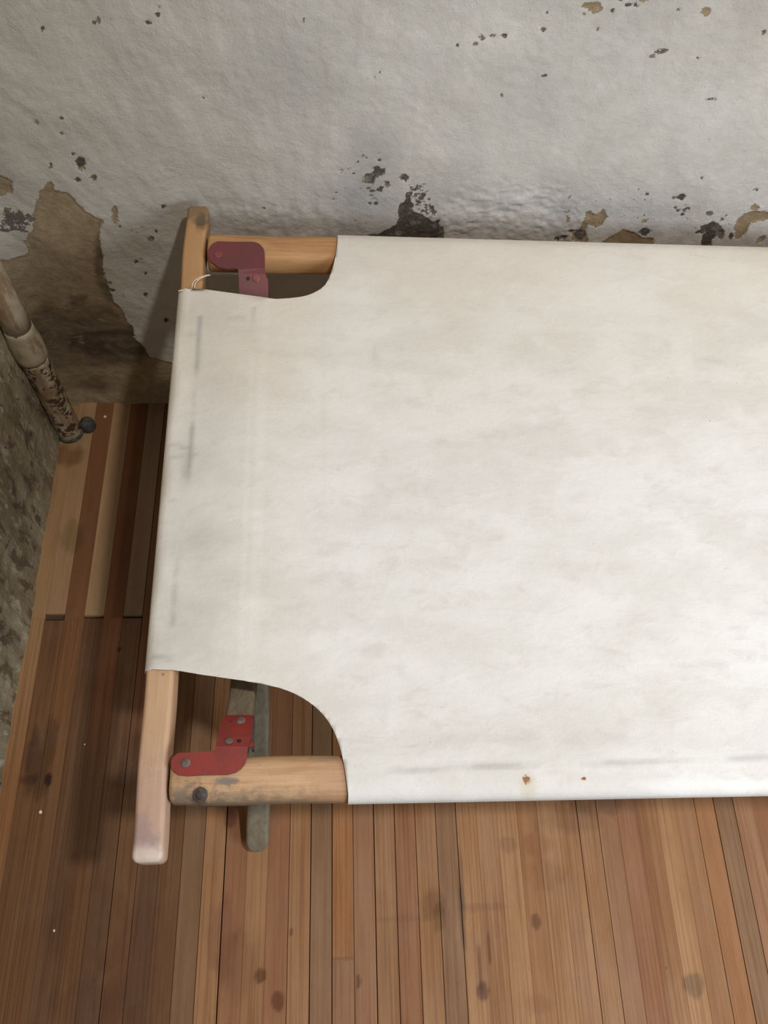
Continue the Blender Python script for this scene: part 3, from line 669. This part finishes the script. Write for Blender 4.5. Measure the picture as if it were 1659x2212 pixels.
def canvas_mat():
    s = NT('worn_white_canvas', .95)
    s.b.inputs['Specular IOR Level'].default_value = .15
    _, g, y, l = s.attr('grime')
    n1 = s.noise(14, 6, .6, .3, stretch=(.6, 1.2, 1)); n2 = s.noise(45, 6, .65, .4, stretch=(.7, 1.2, 1)); n3 = s.noise(120, 5, .6)
    c = s.mix(s.ramp(n1, .38, .66), (.78, .78, .775), (.70, .69, .67))
    c = s.mix(s.ramp(n2, .50, .72, 0, .40), c, (.60, .575, .54))
    c = s.mix(s.ramp(s.noise(22, 4, .5), .55, .75, 0, .5), c, (.83, .83, .83))
    c = s.mix(s.math('MULTIPLY', y, .55), c, (.66, .585, .475))
    c = s.mix(s.math('MULTIPLY', l, .35), c, (.86, .85, .83))
    c = s.mix(s.math('MULTIPLY', g, .95), c, (.33, .315, .30))
    c = s.mix(s.ramp(s.noise(330, 2, .5), .775, .795, 0, .8), c, (.12, .10, .09))
    nz = s.noise(420, 4, .7)
    c = s.mix(s.blob(pz(1135,1686,ZC-.004), .0042, nz, .9, .3, (1, 1, .5)), c, (.24, .055, .02))
    c = s.mix(s.blob(pz(1258,1684,ZC-.004), .0032, nz, 1.0, .3, (1, 1.6, .5)), c, (.30, .13, .04))
    c = s.mix(s.math('MULTIPLY', s.blob(pz(1138,1700,ZC-.008), .008, nz, .6, .9, (1, .8, .5)), .35), c, (.55, .42, .22))
    # weave and the double row of stitches beside the sleeve seam
    wv = s.n('ShaderNodeTexWave', wave_type='BANDS', bands_direction='X'); s.link(s.P, wv.inputs[0]); wv.inputs['Scale'].default_value = 260
    wv2 = s.n('ShaderNodeTexWave', wave_type='BANDS', bands_direction='Y'); s.link(s.P, wv2.inputs[0]); wv2.inputs['Scale'].default_value = 260
    weave = s.math('ADD', wv.outputs[1], wv2.outputs[1])
    nb = s.bump(weave, .10, .0003); nb = s.bump(n3, .22, .0016, nb); nb = s.bump(n2, .16, .006, nb)
    return s.out(c, nb)
canvas = mesh_obj('canvas', me, canvas_mat(), cot)
sm = canvas.modifiers.new('solid', 'SOLIDIFY'); sm.thickness = .0011; sm.offset = 0

# curves -> tube mesh
def tube(name, pts, r, mat, parent, n=6):
    bm = bmesh.new(); rings = []
    pts = [Vector(p) for p in pts]
    for i, p in enumerate(pts):
        d = (pts[min(i+1, len(pts)-1)]-pts[max(i-1, 0)]).normalized(); a = d.orthogonal().normalized(); b = d.cross(a)
        if rings:
            a = (pa-d*pa.dot(d)).normalized(); b = d.cross(a)
        pa = a
        rings.append([bm.verts.new(p+(a*math.cos(6.2832*k/n)+b*math.sin(6.2832*k/n))*r) for k in range(n)])
    for q1, q2 in zip(rings[:-1], rings[1:]):
        for k in range(n): bm.faces.new((q1[k], q1[(k+1) % n], q2[(k+1) % n], q2[k]))
    bm.faces.new(rings[0]); bm.faces.new(rings[-1])
    return from_bm(name, bm, mat, parent)
m_thread = plain('cotton_thread', (.78, .72, .60), .9, 0, .1)
for pts in ([(414,622),(416,613),(421,606),(430,600),(440,596),(452,593)], [(420,622),(421,614),(426,607),(434,601),(444,597),(455,594)], [(396,628),(390,627),(385,629)]):
    Q = dens(np.array([[*onz(u, v, ZC+.002+.004*math.sin(i/len(pts)*3.1))] for i, (u, v) in enumerate(pts)]), 4)
    tube('loose_thread', Q, .00045, m_thread, canvas)

# ================================================================== PIPE
PX, PY = -.4365, .7785
def pipe_mat(name, peel):
    s = NT(name, .5)
    n1 = s.noise(60, 6, .7, .4); n2 = s.noise(24, 5, .6); n3 = s.noise(220, 4, .6)
    c = s.mix(s.ramp(n2, .35, .65), (.32, .265, .17), (.45, .39, .28))
    c = s.mix(s.ramp(s.noise(40, 5, .7, stretch=(1, 1, .3)), .45, .62, 0, .75), c, (.20, .12, .055))
    rust = s.ramp(n1, peel, peel+.025)
    c = s.mix(rust, c, s.mix(s.ramp(n3, .4, .6), (.05, .028, .018), (.11, .055, .03)))
    return s.out(c, s.bump(s.math('MULTIPLY', rust, -1.), .6, .0015, s.bump(n3, .4, .001)), s.ramp(n3, .3, .7, .45, .7))
m_p1 = pipe_mat('cream_pipe_paint', .66); m_p2 = pipe_mat('peeling_pipe_paint', .505)
m_cast = plain('grey_cast_iron', (.06, .06, .055), .8, 0, .5, 90)
def lathe(name, prof, c, mat, parent, n=40, wob=.0004, seed=1):
    bm = bmesh.new(); rings = []; rnd = random.Random(seed)
    for r, z in prof:
        rings.append([bm.verts.new((c[0]+(r+rnd.uniform(-wob, wob))*math.cos(6.2832*i/n), c[1]+(r+rnd.uniform(-wob, wob))*math.sin(6.2832*i/n), c[2]+z)) for i in range(n)])
    for a, b in zip(rings[:-1], rings[1:]):
        for i in range(n): bm.faces.new((a[i], a[(i+1) % n], b[(i+1) % n], b[i]))
    bm.faces.new(rings[0]); bm.faces.new(rings[-1])
    return from_bm(name, bm, mat, parent)
pipe = empty('heating_pipe', (PX, PY, 0), 'cream painted vertical iron pipe with flaking rust spots standing in the wall corner', 'pipe')
lathe('lower_pipe', [(.0205, .004)]+[(.0205, .01+.012*i) for i in range(18)], (PX, PY, 0), m_p2, pipe, seed=3)
lathe('coupling', [(.0205, .212), (.0228, .214), (.0243, .219), (.0245, .230), (.0242, .245), (.0234, .255), (.0222, .264), (.0212, .272), (.0203, .282)], (PX, PY, 0), m_p1, pipe, seed=4)
lathe('upper_pipe', [(.0201-.0026*min(1, i/5), .27+.05*i) for i in range(47)], (PX, PY, 0), m_p1, pipe, seed=5)
lathe('foot_collar', [(.0215, .0005), (.0230, .002), (.0230, .007), (.0205, .009)], (PX, PY, 0), m_cast, pipe, seed=6)
kx, ky = PX+.030, PY+.010
lathe('clamp_bolt', [(.010, .0005), (.0125, .003), (.0128, .012), (.0115, .018), (.006, .022), (.001, .0225)], (kx, ky, 0), m_cast, pipe, seed=7, n=20, wob=.0008)

# ================================================================== PLASTER CRUMBS
m_crumb = plain('plaster_crumb', (.70, .66, .58), .9, 0, .15)
for (u, v, r, lab) in ((227,901,.0028,'white plaster crumb lying on the floor boards just behind the pipe'),(88,1754,.0024,'white plaster crumb on the floor near the left wall, left of the cot'),
                       (183,1608,.0012,'tiny pale speck of plaster on the dark boards left of the canvas corner'),(117,2010,.0018,'small pale crumb on the floor at bottom left of the photo')):
    p = floor_px(u, v); bm = bmesh.new(); bmesh.ops.create_icosphere(bm, subdivisions=2, radius=r)
    rn = random.Random(u)
    for vv in bm.verts: vv.co *= rn.uniform(.75, 1.15); vv.co.z *= .55
    mz = min(vv.co.z for vv in bm.verts)
    for vv in bm.verts: vv.co += Vector((p[0], p[1], -mz))
    o = from_bm('plaster_crumb', bm, m_crumb, None, False); o['label'] = lab; o['category'] = 'crumb'; o['group'] = 'plaster crumbs on the floor'
